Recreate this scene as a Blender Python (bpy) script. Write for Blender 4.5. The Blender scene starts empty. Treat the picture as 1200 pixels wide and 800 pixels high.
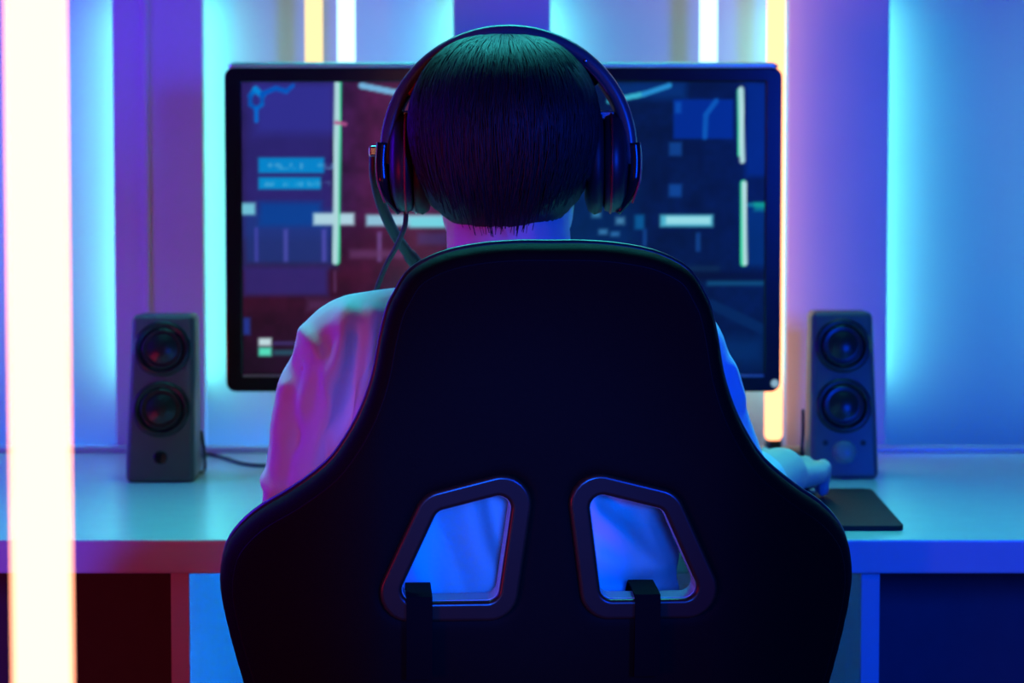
import bpy, bmesh, math, random
import numpy as np
from mathutils import Vector, Matrix, noise
random.seed(7)
scene = bpy.context.scene
COL = scene.collection
R = math.radians

# ------------------------------------------------------------------ camera
F = 2483.0                       # focal length in pixels of a 1200 x 800 frame
DESK_Z = 0.76
CAM_Z = DESK_Z + 0.277
PITCH = R(3.0)
cam_d = bpy.data.cameras.new('camera')
cam_d.sensor_width = 36.0
cam_d.lens = F * 36.0 / 1200.0
cam_d.clip_start = 0.02
cam_d.dof.use_dof = True
cam_d.dof.focus_distance = 1.64
cam_d.dof.aperture_fstop = 7.6
cam = bpy.data.objects.new('camera', cam_d)
COL.objects.link(cam)
cam.location = (0, 0, CAM_Z)
cam.rotation_euler = (math.pi / 2 - PITCH, 0, 0)
scene.camera = cam

# ------------------------------------------------------------------ world, lamps, exposure
world = bpy.data.worlds.new('world')
scene.world = world
world.use_nodes = True
bg = world.node_tree.nodes['Background']
bg.inputs[0].default_value = (0.20, 0.10, 0.5, 1)
bg.inputs[1].default_value = 0.012

vs = scene.view_settings
vs.view_transform = 'Standard'
vs.look = 'None'
vs.exposure = 0.0
vs.gamma = 1.0
vs.use_curve_mapping = False


def area_light(name, loc, target, size, size_y, power, color, spread=180):
    d = bpy.data.lights.new(name, 'AREA')
    d.shape = 'RECTANGLE'
    d.size = size
    d.size_y = size_y
    d.energy = power
    d.color = color
    d.spread = R(spread)
    o = bpy.data.objects.new(name, d)
    COL.objects.link(o)
    o.location = loc
    o.rotation_euler = (Vector(target) - Vector(loc)).to_track_quat('-Z', 'Y').to_euler()
    return o


area_light('red_panel_light', (-1.35, 0.55, 0.62), (-0.35, 2.0, 0.75), 0.35, 0.4, 6.4, (1.0, 0.01, 0.03))
area_light('blue_panel_light', (1.05, -0.35, 1.28), (0.2, 2.1, 0.9), 0.35, 0.5, 66.0, (0.0, 0.05, 1.0))
area_light('ceiling_light', (0.0, 2.42, 2.1), (0.0, 1.82, 0.85), 1.2, 0.3, 4.3, (0.06, 0.95, 0.95), 62)
area_light('violet_panel_light', (-1.5, 2.25, 1.3), (-0.4, 2.72, 1.0), 0.25, 0.8, 15.0, (0.08, 0.0, 1.0))
spot_d = bpy.data.lights.new('blue_fill_spot', 'SPOT')  # added blue fill behind the camera, lighting the shirt through the openings
spot_d.energy, spot_d.color = 220.0, (0.0, 0.10, 1.0)
spot_d.spot_size = R(11.6)
spot_d.spot_blend = 0.8
spot_d.shadow_soft_size = 0.06
spot = bpy.data.objects.new('blue_fill_spot', spot_d)
COL.objects.link(spot)
spot.location = (0.06, -0.28, 1.09)
spot.rotation_euler = (Vector((0.0, 1.68, 0.815)) - spot.location).to_track_quat('-Z', 'Y').to_euler()


# ------------------------------------------------------------------ helpers
def ray(px, py):
    cx, cy = (px - 600) / F, (400 - py) / F
    c, s = math.cos(PITCH), math.sin(PITCH)
    return Vector((cx, c + cy * s, cy * c - s))


def P(px, py, y):
    """world point seen at a pixel of the photograph, at a real distance y from the camera"""
    d = ray(px, py)
    return Vector((0, 0, CAM_Z)) + d * (y / d.y)


def on_desk(px, py, z=DESK_Z):
    d = ray(px, py)
    return Vector((0, 0, CAM_Z)) + d * ((z - CAM_Z) / d.z)


def clean_mat(name):
    m = bpy.data.materials.new(name)
    m.use_nodes = True
    nt = m.node_tree
    nt.nodes.clear()
    out = nt.nodes.new('ShaderNodeOutputMaterial')
    return m, nt, out


def pbr(name, col, rough=0.5, spec=0.5, metal=0.0, noise_scale=40, var=0.12, bump=0.0, bump_scale=200,
        sheen=0.0, coat=0.0, trans=0.0, ior=1.45):
    m, nt, out = clean_mat(name)
    b = nt.nodes.new('ShaderNodeBsdfPrincipled')
    tc = nt.nodes.new('ShaderNodeTexCoord')
    nz = nt.nodes.new('ShaderNodeTexNoise')
    nz.inputs['Scale'].default_value = noise_scale
    nz.inputs['Detail'].default_value = 4
    nt.links.new(tc.outputs['Object'], nz.inputs['Vector'])
    mix = nt.nodes.new('ShaderNodeMix')
    mix.data_type = 'RGBA'
    mix.inputs[6].default_value = (*[c * (1 - var) for c in col], 1)
    mix.inputs[7].default_value = (*[min(1, c * (1 + var)) for c in col], 1)
    nt.links.new(nz.outputs['Fac'], mix.inputs[0])
    nt.links.new(mix.outputs[2], b.inputs['Base Color'])
    b.inputs['Roughness'].default_value = rough
    b.inputs['Specular IOR Level'].default_value = spec
    b.inputs['Metallic'].default_value = metal
    b.inputs['IOR'].default_value = ior
    b.inputs['Sheen Weight'].default_value = sheen
    b.inputs['Coat Weight'].default_value = coat
    b.inputs['Transmission Weight'].default_value = trans
    if bump:
        n2 = nt.nodes.new('ShaderNodeTexNoise')
        n2.inputs['Scale'].default_value = bump_scale
        nt.links.new(tc.outputs['Object'], n2.inputs['Vector'])
        bp = nt.nodes.new('ShaderNodeBump')
        bp.inputs['Strength'].default_value = bump
        bp.inputs['Distance'].default_value = 0.002
        nt.links.new(n2.outputs['Fac'], bp.inputs['Height'])
        nt.links.new(bp.outputs[0], b.inputs['Normal'])
    nt.links.new(b.outputs[0], out.inputs[0])
    return m


def glow(name, col, strength):
    m, nt, out = clean_mat(name)
    e = nt.nodes.new('ShaderNodeEmission')
    e.inputs[0].default_value = (*col, 1)
    e.inputs[1].default_value = strength
    nt.links.new(e.outputs[0], out.inputs[0])
    return m


M = {}
M['wall'] = pbr('wall_paint', (0.62, 0.62, 0.64), 0.55, 0.3, noise_scale=6, var=0.05, bump=0.05, bump_scale=90)
M['board'] = pbr('board_paint', (0.62, 0.62, 0.64), 0.4, 0.4, noise_scale=9, var=0.05, bump=0.04, bump_scale=120)
M['room'] = pbr('room_paint', (0.035, 0.035, 0.04), 0.8, 0.2, noise_scale=5)
M['floor'] = pbr('floor_vinyl', (0.04, 0.035, 0.04), 0.5, 0.4, noise_scale=12, var=0.3)
M['desk'] = pbr('desk_laminate', (0.56, 0.60, 0.58), 0.22, 0.6, noise_scale=30, var=0.04)
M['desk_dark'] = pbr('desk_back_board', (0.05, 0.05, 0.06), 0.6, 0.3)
M['black_plastic'] = pbr('black_plastic', (0.018, 0.017, 0.02), 0.38, 0.5, var=0.1, bump=0.03, bump_scale=600)
M['gloss_black'] = pbr('gloss_black_plastic', (0.012, 0.012, 0.014), 0.16, 0.5)
M['speaker'] = pbr('speaker_plastic', (0.10, 0.088, 0.10), 0.45, 0.4, bump=0.04, bump_scale=500)
M['speaker_cone'] = pbr('speaker_cone', (0.015, 0.015, 0.017), 0.32, 0.5)
M['knob'] = pbr('knob_plastic', (0.2, 0.2, 0.21), 0.35, 0.5)
M['leather'] = pbr('chair_fabric', (0.006, 0.003, 0.0022), 0.65, 0.06, noise_scale=300, var=0.2, bump=0.12, bump_scale=900)
M['piping'] = pbr('chair_piping', (0.003, 0.003, 0.003), 0.5, 0.12)
M['edge'] = pbr('chair_rim_highlight', (0.02, 0.02, 0.022), 0.3, 0.5)
M['bezel'] = pbr('chair_opening_plastic', (0.03, 0.012, 0.006), 0.3, 0.5, noise_scale=80)
M['bright_ledge_ring'] = pbr('bright_ledge_plastic', (0.35, 0.36, 0.36), 0.25, 0.6)
M['strap'] = pbr('strap_webbing', (0.003, 0.002, 0.002), 0.85, 0.1, bump=0.2, bump_scale=1200)
M['skin'] = pbr('skin', (0.74, 0.55, 0.46), 0.5, 0.4, noise_scale=60, var=0.08, bump=0.05, bump_scale=500)
M['hair'] = pbr('black_hair', (0.010, 0.009, 0.011), 0.5, 0.3, noise_scale=120, var=0.3)
M['shirt'] = pbr('white_cotton', (0.74, 0.74, 0.76), 0.85, 0.15, noise_scale=25, var=0.04, bump=0.15, bump_scale=1100, sheen=0.2)
M['trousers'] = pbr('dark_trousers', (0.03, 0.03, 0.04), 0.9, 0.1)
M['band'] = pbr('headband_plastic', (0.07, 0.07, 0.075), 0.3, 0.5)
M['red_trim'] = pbr('red_trim', (0.35, 0.015, 0.02), 0.35, 0.5)
M['cushion'] = pbr('ear_cushion', (0.02, 0.012, 0.014), 0.5, 0.4)
M['cable'] = pbr('cable_rubber', (0.02, 0.02, 0.022), 0.5, 0.4)
M['pad'] = pbr('mouse_pad_cloth', (0.008, 0.008, 0.012), 0.6, 0.2, bump=0.1, bump_scale=1500)
M['steel'] = pbr('brushed_steel', (0.6, 0.6, 0.62), 0.25, 0.5, metal=1.0)
M['led'] = glow('led_strip_glow', (0.16, 1.0, 0.86), 6.6)
M['led_low'] = glow('led_strip_low_glow', (0.006, 0.22, 1.0), 220.0)
M['tube_orange'] = glow('orange_tube_glow', (3.0, 1.1, 0.5), 1.0)
M['tube_amber'] = glow('amber_tube_glow', (1.25, 1.0, 0.5), 1.0)
M['tube_warm'] = glow('warm_tube_glow', (4.6, 1.6, 0.92), 1.0)
M['tube_white'] = glow('white_tube_glow', (1.02, 1.7, 2.1), 1.0)
M['power_led'] = glow('power_light', (0.35, 0.6, 0.8), 0.7)

# translucent acrylic rim of the monitor
m, nt, out = clean_mat('rim_acrylic')
tr = nt.nodes.new('ShaderNodeBsdfTranslucent'); tr.inputs[0].default_value = (0.8, 0.85, 0.85, 1)
gl = nt.nodes.new('ShaderNodeBsdfPrincipled'); gl.inputs['Base Color'].default_value = (0.8, 0.85, 0.85, 1); gl.inputs['Roughness'].default_value = 0.38; gl.inputs['Metallic'].default_value = 1.0
mx = nt.nodes.new('ShaderNodeMixShader'); mx.inputs[0].default_value = 0.6
nt.links.new(tr.outputs[0], mx.inputs[1]); nt.links.new(gl.outputs[0], mx.inputs[2]); nt.links.new(mx.outputs[0], out.inputs[0])
M['rim'] = m


def mesh_obj(name, me, mat, parent=None, smooth=True):
    if mat is not None:
        me.materials.clear()
        me.materials.append(M[mat] if isinstance(mat, str) else mat)
    for p in me.polygons:
        p.use_smooth = smooth
    o = bpy.data.objects.new(name, me)
    if parent is None:                                # put the origin at the thing's base
        vs_ = [v.co for v in me.vertices]
        lo = Vector([min(v[i] for v in vs_) for i in range(3)])
        hi = Vector([max(v[i] for v in vs_) for i in range(3)])
        base = Vector(((lo.x + hi.x) / 2, (lo.y + hi.y) / 2, lo.z))
        me.transform(Matrix.Translation(-base))
        o.location = base
        BASES[o.name] = base
        COL.objects.link(o)
    else:
        COL.objects.link(o)
        o.parent = parent
        if parent.type == 'EMPTY':
            o.matrix_parent_inverse = Matrix.Translation(-parent.location)
        else:
            o.matrix_parent_inverse = Matrix.Translation(-BASES.get(parent.name, Vector((0, 0, 0))))
    return o


BASES = {}


def empty(name, loc):
    o = bpy.data.objects.new(name, None)
    o.empty_display_size = 0.05
    o.location = loc
    COL.objects.link(o)
    return o


def tag(o, label=None, cat=None, group=None, kind=None):
    if label: o['label'] = label
    if cat: o['category'] = cat
    if group: o['group'] = group
    if kind: o['kind'] = kind
    return o


def me_from(verts, faces, name='mesh'):
    me = bpy.data.meshes.new(name)
    me.from_pydata([tuple(v) for v in verts], [], faces)
    bm = bmesh.new(); bm.from_mesh(me)
    bmesh.ops.recalc_face_normals(bm, faces=bm.faces)
    bm.to_mesh(me); bm.free()
    me.update()
    return me


def box_me(lo, hi, bevel=0.0, segs=2):
    bm = bmesh.new()
    bmesh.ops.create_cube(bm, size=1)
    for v in bm.verts:
        v.co = Vector([lo[i] + (v.co[i] + 0.5) * (hi[i] - lo[i]) for i in range(3)])
    if bevel:
        bmesh.ops.bevel(bm, geom=bm.edges[:], offset=bevel, segments=segs, profile=0.5, affect='EDGES')
    me = bpy.data.meshes.new('box'); bm.to_mesh(me); bm.free()
    return me


def box(name, lo, hi, mat, parent=None, bevel=0.0, segs=2):
    return mesh_obj(name, box_me(lo, hi, bevel, segs), mat, parent, smooth=False)


def sweep_me(path, rad, segs=12, closed=False, flat=None, cap=True):
    """tube along a path; rad is a number or a list; flat=(normal_scale, binormal_scale, up)"""
    n = len(path); path = [Vector(p) for p in path]
    rad = rad if isinstance(rad, (list, tuple)) else [rad] * n
    verts, faces = [], []
    prev = None
    for i in range(n):
        a = path[(i - 1) % n] if closed or i > 0 else path[i]
        b = path[(i + 1) % n] if closed or i < n - 1 else path[i]
        t = (b - a).normalized()
        if flat:
            up = Vector(flat[2])
            nrm = (up - t * up.dot(t)).normalized()
        elif prev is None:
            up = Vector((0, 0, 1)) if abs(t.z) < 0.9 else Vector((0, 1, 0))
            nrm = (up - t * up.dot(t)).normalized()
        else:
            nrm = (prev - t * prev.dot(t)).normalized()
        prev = nrm
        bn = t.cross(nrm)
        for k in range(segs):
            an = 2 * math.pi * k / segs
            s1, s2 = (flat[0], flat[1]) if flat else (1, 1)
            ca, sa = math.cos(an), math.sin(an)
            if flat:   # squarish section
                ca = math.copysign(abs(ca) ** 0.5, ca); sa = math.copysign(abs(sa) ** 0.5, sa)
            verts.append(path[i] + (nrm * ca * s1 + bn * sa * s2) * rad[i])
    rings = n if closed else n - 1
    for i in range(rings):
        for k in range(segs):
            a, b = i * segs + k, i * segs + (k + 1) % segs
            c, d = ((i + 1) % n) * segs + (k + 1) % segs, ((i + 1) % n) * segs + k
            faces.append((a, b, c, d))
    if not closed and cap:
        faces.append(tuple(range(segs - 1, -1, -1)))
        faces.append(tuple((n - 1) * segs + k for k in range(segs)))
    return me_from(verts, faces, 'sweep')


def catmull(pts, per=8, closed=False):
    pts = [Vector(p) for p in pts]; n = len(pts); out = []
    last = n if closed else n - 1
    for i in range(last):
        p0 = pts[(i - 1) % n] if closed or i > 0 else pts[0] * 2 - pts[1]
        p1 = pts[i]; p2 = pts[(i + 1) % n]
        p3 = pts[(i + 2) % n] if closed or i + 2 < n else pts[-1] * 2 - pts[-2]
        for k in range(per):
            t = k / per
            out.append(0.5 * ((2 * p1) + (p2 - p0) * t + (2 * p0 - 5 * p1 + 4 * p2 - p3) * t * t + (3 * p1 - p0 - 3 * p2 + p3) * t ** 3))
    if not closed:
        out.append(pts[-1])
    return out


def lathe_me(profile, segs=32, mat=None):
    """profile of (radius, height) about local z, then moved by mat"""
    verts, faces = [], []
    for r, h in profile:
        for k in range(segs):
            a = 2 * math.pi * k / segs
            verts.append(Vector((r * math.cos(a), r * math.sin(a), h)))
    for i in range(len(profile) - 1):
        for k in range(segs):
            faces.append((i * segs + k, i * segs + (k + 1) % segs, (i + 1) * segs + (k + 1) % segs, (i + 1) * segs + k))
    faces.append(tuple(range(segs - 1, -1, -1)))
    faces.append(tuple((len(profile) - 1) * segs + k for k in range(segs)))
    if mat is not None:
        verts = [mat @ v for v in verts]
    return me_from(verts, faces, 'lathe')


def join_me(mes):
    bm = bmesh.new()
    for me in mes:
        bm.from_mesh(me)
    out = bpy.data.meshes.new('joined'); bm.to_mesh(out); bm.free()
    return out


def sphere_me(c, r, seg=20, rings=12, rot=None):
    bm = bmesh.new()
    bmesh.ops.create_uvsphere(bm, u_segments=seg, v_segments=rings, radius=1)
    r = Vector(r) if not isinstance(r, (int, float)) else Vector((r, r, r))
    for v in bm.verts:
        co = Vector((v.co.x * r.x, v.co.y * r.y, v.co.z * r.z))
        if rot is not None: co = rot @ co
        v.co = co + Vector(c)
    me = bpy.data.meshes.new('sphere'); bm.to_mesh(me); bm.free()
    return me


def capsule_me(p0, r0, p1, r1, seg=18):
    p0, p1 = Vector(p0), Vector(p1)
    ax = (p1 - p0); L = ax.length; q = ax.to_track_quat('Z', 'Y').to_matrix()
    prof = []
    for k in range(6):
        a = -math.pi / 2 + k / 6 * math.pi / 2
        prof.append((max(1e-4, r0 * math.cos(a)), r0 * math.sin(a)))
    for k in range(7):
        a = k / 6 * math.pi / 2
        prof.append((max(1e-4, r1 * math.cos(a)), L + r1 * math.sin(a)))
    return lathe_me(prof, seg, Matrix.Translation(p0) @ q.to_4x4())


def evaluate(o):
    dg = bpy.context.evaluated_depsgraph_get()
    me = bpy.data.meshes.new_from_object(o.evaluated_get(dg))
    bpy.data.objects.remove(o)
    return me


def remesh(me, voxel, smooth=6, fac=0.5):
    o = bpy.data.objects.new('tmp', me); COL.objects.link(o)
    r = o.modifiers.new('r', 'REMESH'); r.mode = 'VOXEL'; r.voxel_size = voxel
    s = o.modifiers.new('s', 'SMOOTH'); s.iterations = smooth; s.factor = fac
    return evaluate(o)


def outline_me(loops, extrude, bevel, res=4):
    """flat shape with holes, extruded both ways with a rounded edge; lies in local xy"""
    cu = bpy.data.curves.new('outline', 'CURVE'); cu.dimensions = '2D'; cu.fill_mode = 'BOTH'
    cu.extrude = extrude; cu.bevel_depth = bevel; cu.bevel_resolution = res; cu.offset = -bevel
    for lp in loops:
        s = cu.splines.new('POLY'); s.points.add(len(lp) - 1); s.use_cyclic_u = True
        for i, p in enumerate(lp): s.points[i].co = (p[0], p[1], 0, 1)
    o = bpy.data.objects.new('tmp', cu); COL.objects.link(o)
    return evaluate(o)


def round_poly(pts, r, n=6):
    out = []; N = len(pts)
    for i in range(N):
        p, a, b = Vector(pts[i]), Vector(pts[i - 1]), Vector(pts[(i + 1) % N])
        u, v = (a - p).normalized(), (b - p).normalized()
        half = u.angle(v) / 2
        rr = r[i] if isinstance(r, (list, tuple)) else r
        d = min(rr / math.tan(half), 0.48 * (a - p).length, 0.48 * (b - p).length)
        rr = d * math.tan(half)
        c = p + (u + v).normalized() * (rr / math.sin(half))
        s, e = p + u * d - c, p + v * d - c
        for k in range(n + 1):
            t = k / n
            w = (s * (1 - t) + e * t)
            out.append(c + w.normalized() * rr)
    return out


def offset_poly(pts, d):
    """offset of a convex polygon outwards"""
    N = len(pts); pts = [Vector(p) for p in pts]
    area = sum(pts[i].x * pts[(i + 1) % N].y - pts[(i + 1) % N].x * pts[i].y for i in range(N))
    sg = 1 if area > 0 else -1
    lines = []
    for i in range(N):
        a, b = pts[i], pts[(i + 1) % N]
        t = (b - a).normalized(); n = Vector((t.y, -t.x)) * sg
        lines.append((a + n * d, t))
    out = []
    for i in range(N):
        (p, t), (q, s) = lines[i - 1], lines[i]
        den = t.x * s.y - t.y * s.x
        k = ((q - p).x * s.y - (q - p).y * s.x) / den
        out.append(p + t * k)
    return out


# ------------------------------------------------------------------ the room
WALL_Y = 2.715
box('floor', (-2.2, -2.2, -0.05), (2.2, WALL_Y, 0.0), 'floor')
bpy.data.objects['floor']['kind'] = 'structure'
wall = box('wall_back', (-2.2, WALL_Y, 0.0), (2.2, WALL_Y + 0.1, 2.5), 'wall'); wall['kind'] = 'structure'
for nm, lo, hi in (('wall_left', (-2.3, -2.2, 0), (-2.2, WALL_Y, 2.5)), ('wall_right', (2.2, -2.2, 0), (2.3, WALL_Y, 2.5)),
                   ('wall_front', (-2.2, -2.3, 0), (2.2, -2.2, 2.5)), ('ceiling', (-2.2, -2.2, 2.5), (2.2, WALL_Y, 2.55))):
    box(nm, lo, hi, 'room')['kind'] = 'structure'

# raised boards with strips of light along their edges
BOARD_FRONT = WALL_Y - 0.065
for x0p, x1p in ((-262, -150), (133, 239), (531, 645), (922, 1041), (1318, 1432)):
    xa, xb = P(x0p, 230, BOARD_FRONT).x, P(x1p, 230, BOARD_FRONT).x
    bd = box('wall_board', (xa, BOARD_FRONT, 0.0), (xb, BOARD_FRONT + 0.016, 2.5), 'board', wall, bevel=0.002)
    box('spacer', (xa + 0.012, BOARD_FRONT + 0.016, 0.0), (xb - 0.012, WALL_Y, 2.5), 'board', bd)
    z0, z1 = P(600, 448, WALL_Y).z, P(600, -2, WALL_Y).z
    for s, xs in ((-1, xa + 0.012), (1, xb - 0.012)):
        box('led_strip', (min(xs, xs + s * 0.003), WALL_Y - 0.044, z0), (max(xs, xs + s * 0.003), WALL_Y - 0.008, z1), 'led', bd)
        if x0p == 133 or (x0p == 531 and s < 0): box('led_strip', (min(xs, xs + s * 0.003), WALL_Y - 0.046, 0.25), (max(xs, xs + s * 0.003), WALL_Y - 0.034, 0.67), 'led_low', bd)  # strip under the desk; the middle board's is added to blue the wall
    if x0p == 133:
        xm = P(171, 230, BOARD_FRONT).x
        box('bead', (xm - 0.004, BOARD_FRONT - 0.0025, 0.0), (xm + 0.004, BOARD_FRONT + 0.002, 2.5), 'board', bd, bevel=0.001)

# ------------------------------------------------------------------ desk
DF = on_desk(600, 632).y
DB = WALL_Y - 0.068
desk = empty('desk', (0, (DF + DB) / 2, 0))
tag(desk, 'long white desk with a thick front edge and panel legs', 'desk')
TH = 0.031
box('desktop', (-1.25, DF, DESK_Z - TH), (1.25, DB, DESK_Z), 'desk', desk, bevel=0.0025, segs=3)
box('rear_rail', (-1.25, DB - 0.016, DESK_Z), (1.25, DB, DESK_Z + 0.008), 'desk', desk, bevel=0.002)
for pa, pb in ((200, 222), (1009, 1031)):
    a, b = P(pa, 700, DF + 0.012), P(pb, 700, DF + 0.012)
    box('leg_panel', (a.x, DF + 0.012, 0.0), (b.x, DB - 0.12, DESK_Z - TH), 'desk', desk, bevel=0.001)
for s in (-1, 1):
    box('leg_panel', (s * 1.22 - 0.012, DF + 0.012, 0), (s * 1.22 + 0.012, DB - 0.12, DESK_Z - TH), 'desk', desk, bevel=0.001)
lx, rx = P(200, 700, DF + 0.012).x, P(1031, 700, DF + 0.012).x
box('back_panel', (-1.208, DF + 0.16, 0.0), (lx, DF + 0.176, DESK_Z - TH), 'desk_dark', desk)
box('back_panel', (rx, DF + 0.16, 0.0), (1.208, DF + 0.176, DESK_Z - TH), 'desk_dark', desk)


# ------------------------------------------------------------------ tube lamps
def tube_lamp(x, y, z0, z1, mat, label, floor_z, group=None, r=0.0112):
    t = empty('tube_lamp', (x, y, floor_z))
    tag(t, label, 'lamp', group)
    T = Matrix.Translation((x, y, 0))
    prof = [(0.001, z0), (r * 0.7, z0 + 0.001), (r, z0 + 0.006), (r, z1 - 0.006), (r * 0.7, z1 - 0.001), (0.001, z1)]
    mesh_obj('tube', lathe_me(prof, 24, T), mat, t)
    cap = 0.012 if z0 - floor_z < 0.06 else 0.03
    mesh_obj('end_cap', lathe_me([(r * 0.7, z0 - cap), (r * 0.95, z0 - cap + 0.002), (r * 0.95, z0 - 0.0005), (r * 0.7, z0 + 0.001)], 24, T), 'black_plastic', t)
    mesh_obj('end_cap', lathe_me([(r * 0.7, z1 - 0.001), (r * 0.95, z1), (r * 0.95, z1 + 0.03), (r * 0.7, z1 + 0.032)], 24, T), 'black_plastic', t)
    if z0 - floor_z > 0.06:
        mesh_obj('stand_pole', lathe_me([(0.006, floor_z + 0.01), (0.006, z0 - cap + 0.002)], 16, T), 'black_plastic', t)
        mesh_obj('stand_base', lathe_me([(0.09, floor_z), (0.1, floor_z + 0.004), (0.1, floor_z + 0.01), (0.09, floor_z + 0.014), (0.008, floor_z + 0.02)], 32, T), 'black_plastic', t)
    else:
        mesh_obj('stand_base', lathe_me([(0.011, floor_z), (0.0125, floor_z + 0.002), (0.0125, z0 - cap), (0.011, z0 - cap + 0.001)], 24, T), 'black_plastic', t)
    return t


TY = DB - 0.035
tz = P(906, 516, TY).z
for px, mat, lab in ((368, 'tube_amber', 'yellow-orange tube lamp right next to a white tube above the monitor'),
                     (406, 'tube_white', 'bright white tube lamp close beside a yellow-orange tube behind the monitor'),
                     (830, 'tube_white', 'bright white tube lamp alone between lit board edges behind the monitor'),
                     (909, 'tube_orange', 'yellow-orange tube lamp whose lower end shows under the monitor corner')):
    tube_lamp(P(px, 100, TY).x, TY, tz, tz + 0.9, mat, lab, DESK_Z)
fx = P(46, 400, 0.82).x
tube_lamp(fx, 0.82, 0.45, 1.65, 'tube_warm', 'large upright glowing tube lamp standing free in front of the desk', 0.0)

# ------------------------------------------------------------------ monitor
MY = 2.40
mon = empty('monitor', (P(591, 460, MY).x, MY + 0.05, DESK_Z))
tag(mon, 'wide flat monitor showing a dark game scene in a black bezel', 'monitor')
c0, c1 = P(265, 459, MY), P(917, 79, MY)
s0, s1 = P(285, 438, MY), P(897, 96, MY)
def rect(a, b): return [Vector((a[0], a[1])), Vector((b[0], a[1])), Vector((b[0], b[1])), Vector((a[0], b[1]))]
def upright(me, y):      # local xy -> world xz at depth y, local +z faces the camera
    for v in me.vertices:
        v.co = Vector((v.co.x, y - v.co.z, v.co.y))
    return me
bz = outline_me([round_poly(rect((c0.x, c0.z), (c1.x, c1.z)), 0.011), list(reversed(rect((s0.x, s0.z), (s1.x, s1.z))))], 0.007, 0.002, 3)
mesh_obj('bezel', upright(bz, MY + 0.009), 'gloss_black', mon, smooth=False)
hs = outline_me([round_poly(rect((c0.x + 0.002, c0.z + 0.002), (c1.x - 0.002, c1.z - 0.016)), 0.012)], 0.012, 0.003, 3)
mesh_obj('rear_housing', upright(hs, MY + 0.036), 'black_plastic', mon, smooth=False)
rim_z = c1.z + 0.0022
rim_pts = [Vector((c0.x + 0.006, MY + 0.006, rim_z - 0.003)), Vector((c0.x + 0.010, MY + 0.006, rim_z)), Vector((0.0, MY + 0.006, rim_z)), Vector((c1.x - 0.010, MY + 0.006, rim_z)), Vector((c1.x - 0.006, MY + 0.006, rim_z - 0.003))]
mesh_obj('top_rim', sweep_me(rim_pts, 0.0042, 16), 'rim', mon)
box('chin_line', (s0.x, MY - 0.0005, s0.z - 0.0035), (s1.x, MY + 0.003, s0.z - 0.0005), 'knob', mon)
pl = P(908, 449, MY)
mesh_obj('power_light', lathe_me([(0.0028, -0.002), (0.0045, 0.0), (0.0035, 0.0015), (0.001, 0.002)], 16, Matrix.Translation(pl) @ Matrix.Rotation(R(90), 4, 'X')), 'power_led', mon)
cxm = (c0.x + c1.x) / 2
box('stand_neck', (cxm - 0.03, MY + 0.052, DESK_Z + 0.01), (cxm + 0.03, MY + 0.072, c0.z + 0.12), 'black_plastic', mon, bevel=0.004)
box('stand_foot', (cxm - 0.12, MY - 0.04, DESK_Z), (cxm + 0.12, MY + 0.12, DESK_Z + 0.012), 'black_plastic', mon, bevel=0.004)

# the picture on the screen, in the screen's own coordinates (0..612 across, 0..342 down)
NX, NY = 340, 190
RECTS = [  # x0,y0,x1,y1,colour,edge softness, opacity
    (0, 0, 108, 180, (46, 42, 130), 14, .75), (0, 150, 108, 215, (30, 60, 140), 14, .8), (16, 0, 110, 60, (52, 54, 165), 16, .7),
    (0, 216, 100, 250, (52, 44, 130), 8, .8), (19, 88, 96, 106, (0, 140, 215), 3, 1), (19, 111, 92, 125, (0, 150, 220), 3, 1),
    (-5, 141, 15, 155, (120, 205, 230), 4, 1), (20, 140, 92, 168, (5, 70, 160), 9, .9),
    (83, 153, 131, 167, (185, 225, 240), 4, 1), (145, 155, 240, 168, (150, 205, 230), 4, 1),
    (14, 170, 18, 210, (75, 75, 185), 3, .8), (48, 172, 53, 210, (85, 85, 190), 3, .8), (93, 172, 98, 210, (90, 85, 195), 3, .8),
    (158, 175, 163, 210, (120, 85, 160), 3, .8), (125, 196, 190, 206, (105, 60, 110), 6, .7),
    (18, 300, 33, 309, (205, 235, 240), 3, 1), (18, 311, 33, 321, (90, 235, 200), 3, 1), (35, 304, 70, 308, (70, 60, 130), 3, .8), (35, 314, 70, 320, (40, 100, 120), 4, .8),
    (0, 276, 8, 296, (35, 60, 160), 4, .9), (75, 254, 150, 268, (88, 48, 95), 9, .7),
    (430, 0, 520, 20, (5, 60, 140), 12, .7), (505, 20, 575, 66, (0, 45, 150), 3, 1), (507, 23, 514, 36, (10, 85, 190), 4, .9),
    (500, 70, 515, 86, (15, 70, 150), 4, .9), (500, 119, 515, 134, (15, 75, 160), 4, .9),
    (490, 155, 552, 169, (90, 210, 235), 4, .9), (497, 157, 549, 166, (160, 235, 245), 3, 1),
    (460, 155, 471, 172, (10, 105, 170), 4, .9), (470, 172, 474, 192, (20, 80, 160), 3, .8), (532, 176, 537, 198, (20, 80, 160), 3, .8),
    (585, 141, 620, 146, (20, 150, 170), 3, .9), (600, 141, 620, 151, (20, 200, 150), 4, .9),
    (590, 0, 620, 110, (0, 45, 150), 8, .7), (590, 145, 620, 215, (0, 60, 140), 8, .6),
    (470, 215, 560, 222, (15, 50, 80), 5, .7), (545, 232, 615, 238, (15, 85, 130), 4, .9), (410, 150, 420, 158, (110, 210, 240), 5, 1),
    (438, 158, 448, 166, (140, 220, 250), 5, 1), (418, 172, 428, 178, (110, 200, 250), 4, 1), (432, 175, 442, 180, (90, 180, 250), 4, 1),
    (340, 100, 460, 200, (0, 50, 110), 25, .5), (560, 300, 612, 330, (5, 50, 110), 18, .7), (196, 158, 240, 170, (120, 225, 240), 5, 1),
    (205, 176, 240, 190, (60, 50, 110), 6, .7), (505, 222, 612, 232, (4, 14, 40), 6, .8)]
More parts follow.
